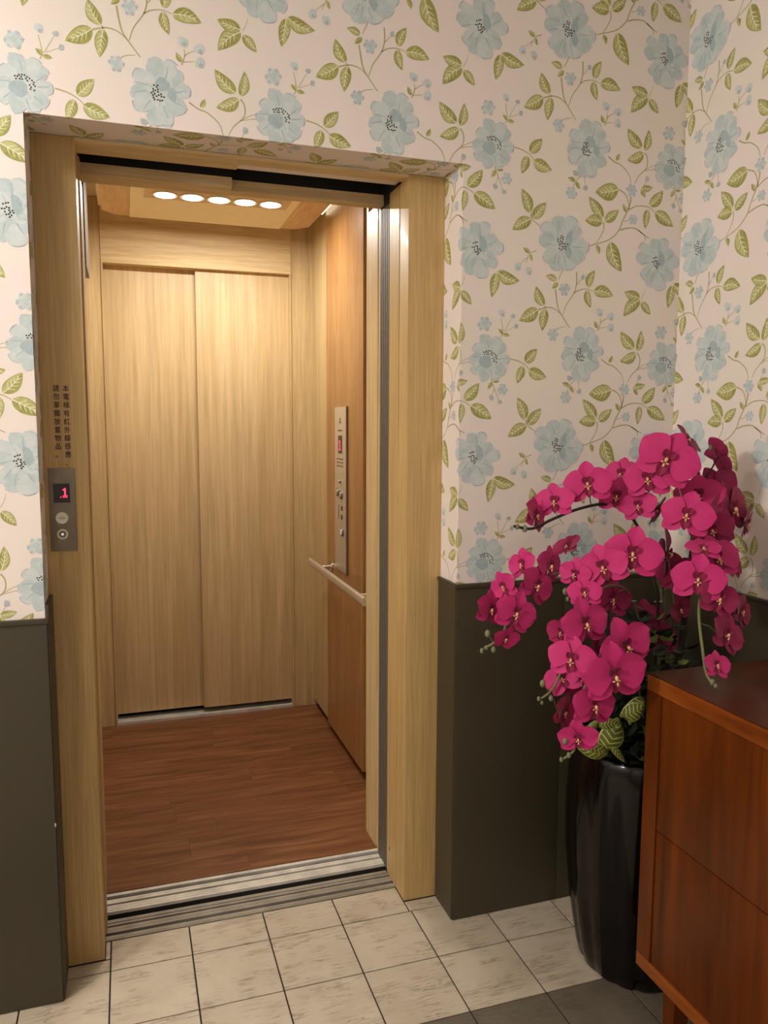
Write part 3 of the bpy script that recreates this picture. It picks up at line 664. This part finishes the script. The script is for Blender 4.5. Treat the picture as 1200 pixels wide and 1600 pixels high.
# ---------------------------------------------------------------- orchid
orc = thing('artificial_orchid', (PC.x, PC.y, RIM-.05), 'arching magenta artificial orchid with many blossoms in the black pot', 'plant')
def petal(mb, ang, L, Wd, base, cup, tilt, curl, mi=0, nu=7, nv=6, shp=.9, ruf=0, rnd=random):
    """petal pointing along angle ang in the XY plane, facing +Z"""
    vs = []; ph = rnd.random()*6
    for i in range(nu+1):
        t = math.sin(.5*PI*i/nu)**.9
        wdt = Wd*.5*(math.sin(PI*min(.9999, t*.955+.012)**shp)**.5)*(base+(1-base)*min(1, t*2.2))
        for j in range(nv+1):
            s_ = j/nv*2-1
            x = t*L*(1-.06*s_*s_*t); y = s_*wdt
            z = tilt*t*L + cup*(s_*s_)*wdt - curl*t*t*L + ruf*math.sin(4*s_+ph)*t*L
            vs.append((x*math.cos(ang)-y*math.sin(ang), x*math.sin(ang)+y*math.cos(ang), z))
    fs = [(i*(nv+1)+j, i*(nv+1)+j+1, (i+1)*(nv+1)+j+1, (i+1)*(nv+1)+j) for i in range(nu) for j in range(nv)]
    mb.add(vs, fs, mi)
def blossom_mesh(seed, open_=1.0, deep=False):
    r = random.Random(seed); mb = MB(); t = .10+.5*(1-open_)
    for a in (90, 90+128, 90-128):                              # sepals behind
        petal(mb, math.radians(a+r.uniform(-5, 5)), r.uniform(.90, 1.0), .72, .45, .10, t-.02, .14, ruf=.02, rnd=r)
    o0 = len(mb.v)
    for a in (14, 166):                                         # two broad petals in front
        petal(mb, math.radians(a+r.uniform(-6, 6)), r.uniform(.96, 1.04), 1.16, .34, .12, t+.06, .16, shp=.72, ruf=.025, nu=8, nv=8, rnd=r)
    mb.v = mb.v[:o0]+[(x, y, z+.03) for x, y, z in mb.v[o0:]]
    return mb.mesh('blossom', M['petal2' if deep else 'petal'], True)
def lip_mesh():
    mb = MB()
    for a in (60, 120): petal(mb, math.radians(a), .24, .20, .5, .6, .9, .2, nu=4, nv=4)
    petal(mb, math.radians(-90), .42, .26, .5, .7, .75, .75, nu=5, nv=4)
    mb.ball((0, .0, .04), .09, .09, .08, 8, 5)
    return mb.mesh('lip', M['lip'], True)
def column_mesh():
    mb = MB(); mb.ball((0, -.03, .20), .055, .085, .06, 8, 5); mb.ball((-.08, -.12, .17), .05, .03, .03, 7, 4); mb.ball((.08, -.12, .17), .05, .03, .03, 7, 4); mb.ball((0, -.2, .22), .035, .07, .03, 7, 4)
    return mb.mesh('column', M['column'], True)
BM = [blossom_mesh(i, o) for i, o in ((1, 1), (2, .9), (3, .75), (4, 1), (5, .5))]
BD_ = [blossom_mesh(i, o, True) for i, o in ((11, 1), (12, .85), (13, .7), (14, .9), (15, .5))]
LM, CM_ = lip_mesh(), column_mesh()
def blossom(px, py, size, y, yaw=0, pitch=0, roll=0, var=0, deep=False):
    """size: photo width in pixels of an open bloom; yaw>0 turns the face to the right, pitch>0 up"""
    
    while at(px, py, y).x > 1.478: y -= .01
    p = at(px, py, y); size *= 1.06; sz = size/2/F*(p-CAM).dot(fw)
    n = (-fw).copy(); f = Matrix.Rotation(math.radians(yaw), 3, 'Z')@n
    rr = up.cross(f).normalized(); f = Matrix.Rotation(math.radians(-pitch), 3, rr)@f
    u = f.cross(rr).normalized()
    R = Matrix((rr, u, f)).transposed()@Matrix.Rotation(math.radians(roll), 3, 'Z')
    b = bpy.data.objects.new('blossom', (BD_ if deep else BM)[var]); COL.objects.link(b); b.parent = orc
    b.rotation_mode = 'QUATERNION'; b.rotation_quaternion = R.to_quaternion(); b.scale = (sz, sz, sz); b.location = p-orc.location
    for nm, me in (('lip', LM), ('column', CM_)):
        c = bpy.data.objects.new(nm, me); COL.objects.link(c); c.parent = b; c.scale = (1.3, 1.3, 1.2) if nm == 'lip' else (1, 1, 1.1)
    return p, f
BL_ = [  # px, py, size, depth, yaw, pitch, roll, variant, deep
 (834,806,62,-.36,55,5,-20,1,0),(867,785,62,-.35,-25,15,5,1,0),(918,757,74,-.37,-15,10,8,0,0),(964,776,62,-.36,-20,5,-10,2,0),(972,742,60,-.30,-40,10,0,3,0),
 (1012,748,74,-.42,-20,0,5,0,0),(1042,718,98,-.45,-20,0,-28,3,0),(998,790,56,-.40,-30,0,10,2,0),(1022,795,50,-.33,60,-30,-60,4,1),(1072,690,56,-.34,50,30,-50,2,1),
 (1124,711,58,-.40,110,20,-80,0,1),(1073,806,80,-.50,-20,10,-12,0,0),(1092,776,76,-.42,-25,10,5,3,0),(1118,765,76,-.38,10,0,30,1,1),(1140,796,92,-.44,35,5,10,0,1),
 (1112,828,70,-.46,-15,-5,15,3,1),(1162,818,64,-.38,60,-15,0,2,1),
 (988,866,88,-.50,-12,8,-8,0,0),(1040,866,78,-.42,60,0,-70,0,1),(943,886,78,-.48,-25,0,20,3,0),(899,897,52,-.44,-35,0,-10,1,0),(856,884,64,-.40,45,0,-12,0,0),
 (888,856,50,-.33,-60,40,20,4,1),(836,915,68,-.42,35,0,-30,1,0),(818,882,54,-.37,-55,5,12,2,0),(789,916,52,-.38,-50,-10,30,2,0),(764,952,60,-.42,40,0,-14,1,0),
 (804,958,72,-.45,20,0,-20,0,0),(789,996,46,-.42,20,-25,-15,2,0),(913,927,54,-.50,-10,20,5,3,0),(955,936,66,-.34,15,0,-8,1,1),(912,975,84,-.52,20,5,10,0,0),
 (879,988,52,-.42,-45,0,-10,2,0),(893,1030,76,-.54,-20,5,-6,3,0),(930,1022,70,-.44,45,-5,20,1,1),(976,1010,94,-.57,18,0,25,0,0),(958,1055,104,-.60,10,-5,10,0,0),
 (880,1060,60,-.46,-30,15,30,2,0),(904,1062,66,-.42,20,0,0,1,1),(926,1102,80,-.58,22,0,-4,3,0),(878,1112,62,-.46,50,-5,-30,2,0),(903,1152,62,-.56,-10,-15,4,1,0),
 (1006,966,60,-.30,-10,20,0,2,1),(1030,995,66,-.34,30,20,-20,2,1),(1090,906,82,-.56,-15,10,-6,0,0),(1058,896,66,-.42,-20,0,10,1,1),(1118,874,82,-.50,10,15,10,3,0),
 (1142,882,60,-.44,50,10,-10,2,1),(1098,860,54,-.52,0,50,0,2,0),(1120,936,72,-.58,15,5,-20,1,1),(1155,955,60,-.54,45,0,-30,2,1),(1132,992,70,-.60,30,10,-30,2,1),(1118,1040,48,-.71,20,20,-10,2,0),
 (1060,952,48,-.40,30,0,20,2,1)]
placed = [blossom(*b) for b in BL_]
def stem(ptsxyz, r_, mat, name='stem', taper=.7):
    pts = []
    for a, b, c in ptsxyz:
        while at(a, b, c).x > 1.52: c -= .01
        pts.append(at(a, b, c))
    P = [pts[0]]+pts+[pts[-1]]; out = []
    for i in range(1, len(P)-2):
        p0, p1, p2, p3 = P[i-1:i+3]
        for k in range(5):
            t = k/5; out.append(.5*((2*p1)+(p2-p0)*t+(2*p0-5*p1+4*p2-p3)*t*t+(3*p1-p0-3*p2+p3)*t**3))
    out.append(P[-1]); part(name, MB().tube(out, r_, 7, 0, taper), mat, orc, True); return out
paths = []
def S(l, r_, m): paths.append(stem(l, r_, M[m]))
S([(1000,1190,-.34),(1018,1060,-.34),(1028,960,-.33),(1022,905,-.32),(1008,850,-.31),(985,806,-.33),(950,788,-.35),(905,795,-.36),(862,812,-.37),(832,826,-.38),(803,822,-.38)], .0045, 'stemk')
S([(1020,1190,-.38),(1058,1050,-.37),(1072,960,-.36),(1082,860,-.35),(1091,780,-.37),(1090,735,-.39),(1076,722,-.41),(1050,730,-.42)], .0055, 'stemk')
S([(1030,1190,-.40),(1056,1080,-.38),(1066,980,-.36),(1078,880,-.37),(1085,800,-.36)], .0065, 'stemk')
S([(1015,1185,-.33),(1030,1030,-.30),(1034,930,-.30),(1018,895,-.32),(985,880,-.38),(940,890,-.42),(880,895,-.40),(830,905,-.40),(800,940,-.41),(788,985,-.41),(775,1002,-.42),(757,1013,-.42)], .0040, 'stemg')
S([(1005,1185,-.34),(1010,1050,-.30),(990,940,-.33),(955,915,-.40),(915,945,-.46),(892,990,-.48),(876,1050,-.47),(862,1078,-.47),(845,1092,-.47)], .0036, 'stemg')
S([(1010,1185,-.36),(1000,1080,-.38),(960,1000,-.46),(930,1040,-.52),(908,1090,-.54),(897,1150,-.55),(897,1172,-.55),(880,1186,-.55)], .0036, 'stemg')
S([(1082,850,-.36),(1090,880,-.44),(1093,930,-.54),(1092,965,-.58),(1097,1010,-.63),(1103,1050,-.69),(1113,1068,-.715)], .0038, 'stemg')
S([(1091,760,-.38),(1112,732,-.40),(1120,715,-.40)], .0024, 'stemk'); S([(985,808,-.33),(1003,792,-.36)], .0022, 'stemk'); S([(1035,925,-.31),(1052,912,-.38)], .0022, 'stemg')
# flower stalks to the nearest stem
allp = [q for p_ in paths for q in p_]
for p, f in placed:
    b = p-f*.012; q = min(allp, key=lambda z: (z-b).length)
    if .012 < (q-b).length < .14: part('flower_stalk', MB().tube([q, (q+b)/2+Vector((0, 0, .006)), b], .0014, 5), M['stemg'], orc, True)
for px, py, y, r_ in ((808,823,-.38,.006),(820,826,-.38,.0075),(760,1012,-.42,.005),(753,1017,-.42,.0055),(771,1015,-.42,.0065),(762,990,-.42,.0075),(883,924,-.45,.007),(887,936,-.45,.005),(848,1068,-.47,.0075),(842,1092,-.47,.005),(861,1091,-.47,.0065),(847,1098,-.47,.0045),(877,1187,-.55,.005),(883,1158,-.55,.0075),(889,1180,-.55,.006),(1111,1032,-.69,.0075),(1113,1066,-.72,.006),(1118,1072,-.73,.0045),(1110,700,-.40,.006)):
    p = at(px, py, y); q = min(allp, key=lambda z: (z-p).length)
    b = part('bud', MB().ball(p, r_*.85, r_*.85, r_*1.15, 9, 6), M['bud'], orc, True)
    if (q-p).length < .1: part('bud_stalk', MB().tube([q, p], .0011, 5), M['stemg'], orc)
for px, py, y in ((988,939,-.33),(1029,940,-.30),(1068,939,-.36)):
    part('wire_tie', MB().tube([at(px-6, py, y-.006), at(px+6, py, y-.006)], .0016, 5), M['white_btn'], orc)
# foliage mound and variegated leaves
rf = random.Random(5); mb = MB()
for i in range(720):
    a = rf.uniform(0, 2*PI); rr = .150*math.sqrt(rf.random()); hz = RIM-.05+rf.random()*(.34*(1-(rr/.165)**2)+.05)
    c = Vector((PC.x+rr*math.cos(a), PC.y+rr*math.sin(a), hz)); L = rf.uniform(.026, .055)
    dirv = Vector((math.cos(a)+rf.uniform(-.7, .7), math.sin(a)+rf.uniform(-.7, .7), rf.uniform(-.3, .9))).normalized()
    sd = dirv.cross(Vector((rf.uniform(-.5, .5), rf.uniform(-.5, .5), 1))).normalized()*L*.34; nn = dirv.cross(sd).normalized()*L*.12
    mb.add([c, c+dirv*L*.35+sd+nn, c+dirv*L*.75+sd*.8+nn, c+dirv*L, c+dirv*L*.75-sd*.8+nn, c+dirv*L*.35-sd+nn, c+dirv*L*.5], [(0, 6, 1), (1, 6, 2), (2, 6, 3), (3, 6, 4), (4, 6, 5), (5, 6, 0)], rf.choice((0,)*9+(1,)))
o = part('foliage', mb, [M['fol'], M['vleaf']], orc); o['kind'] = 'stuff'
def vleaf(px, py, y, ang, size, tilt=.2, wr=.62, dx=0):
    """leaf lying roughly square to the viewer, base at (px,py), pointing along photo angle ang"""
    b = at(px, py, y); a = math.radians(ang); L = size/F*(b-CAM).dot(fw)
    d_ = (rt*math.cos(a)+up*math.sin(a)); sd = (up*math.cos(a)-rt*math.sin(a)); n_ = -fw
    def P(t, s_, l=0): return b+d_*(t*L)+sd*(s_*L*wr*.5*math.sin(PI*min(1, t*.94+.05)**.8)**.7)+n_*(tilt*L*math.sin(PI*t)*.5-.12*L*s_*s_+l)
    mb = MB(); N, K = 8, 4
    mb.add([P(i/N, j/K*2-1) for i in range(N+1) for j in range(K+1)], [(i*(K+1)+j, i*(K+1)+j+1, (i+1)*(K+1)+j+1, (i+1)*(K+1)+j) for i in range(N) for j in range(K)])
    lf = part('leaf', mb, M['vleaf'], orc, True)
    mb = MB()
    for side in (1, -1):
        for k in range(5):
            t = .06+k*.165
            q = [P(t, 0, .0012), P(t+.07, side*.4, .0012), P(t+.14, side*.72, .0012), P(min(.97, t+.17), side*.95, .0012)]
            q2 = [P(t+.035, 0, .0012), P(t+.12, side*.4, .0012), P(t+.18, side*.72, .0012), P(min(.99, t+.19), side*.95, .0012)]
            mb.add(q+q2, [(i, i+1, i+5, i+4) for i in range(3)])
        mb.add([P(i/10, side*.92, .0012) for i in range(11)]+[P(i/10, side*1.02, .0012) for i in range(11)], [(i, i+1, i+12, i+11) for i in range(10)])
    part('leaf_veins', mb, M['vleaf_pale'], lf)
for a in ((950,1178,-.47,165,52,.3,.5),(945,1172,-.46,65,54,.3,.7),(936,1133,-.50,8,30,.2,.6),(912,1160,-.5,-25,40,.2,.45),(1008,1095,-.50,215,46,.3,.6),(975,1120,-.50,28,38,.2,.75),(1000,1092,-.48,250,44,.2,.55),(935,1128,-.5,-150,20,.2,.5),(955,1165,-.47,-50,36,.1,.3)): vleaf(*a)

# small wear marks seen in the photograph
part('scuff', MB().ball((XI-.0016, .172, .093), .0012, .0022, .008, 8, 5), M['dark_gap'], d)
part('scuff', MB().ball((XL+.0035, Y0-.0100, .440), .0022, .001, .005, 8, 5), M['steel'], bpy.data.objects['trim_1'])
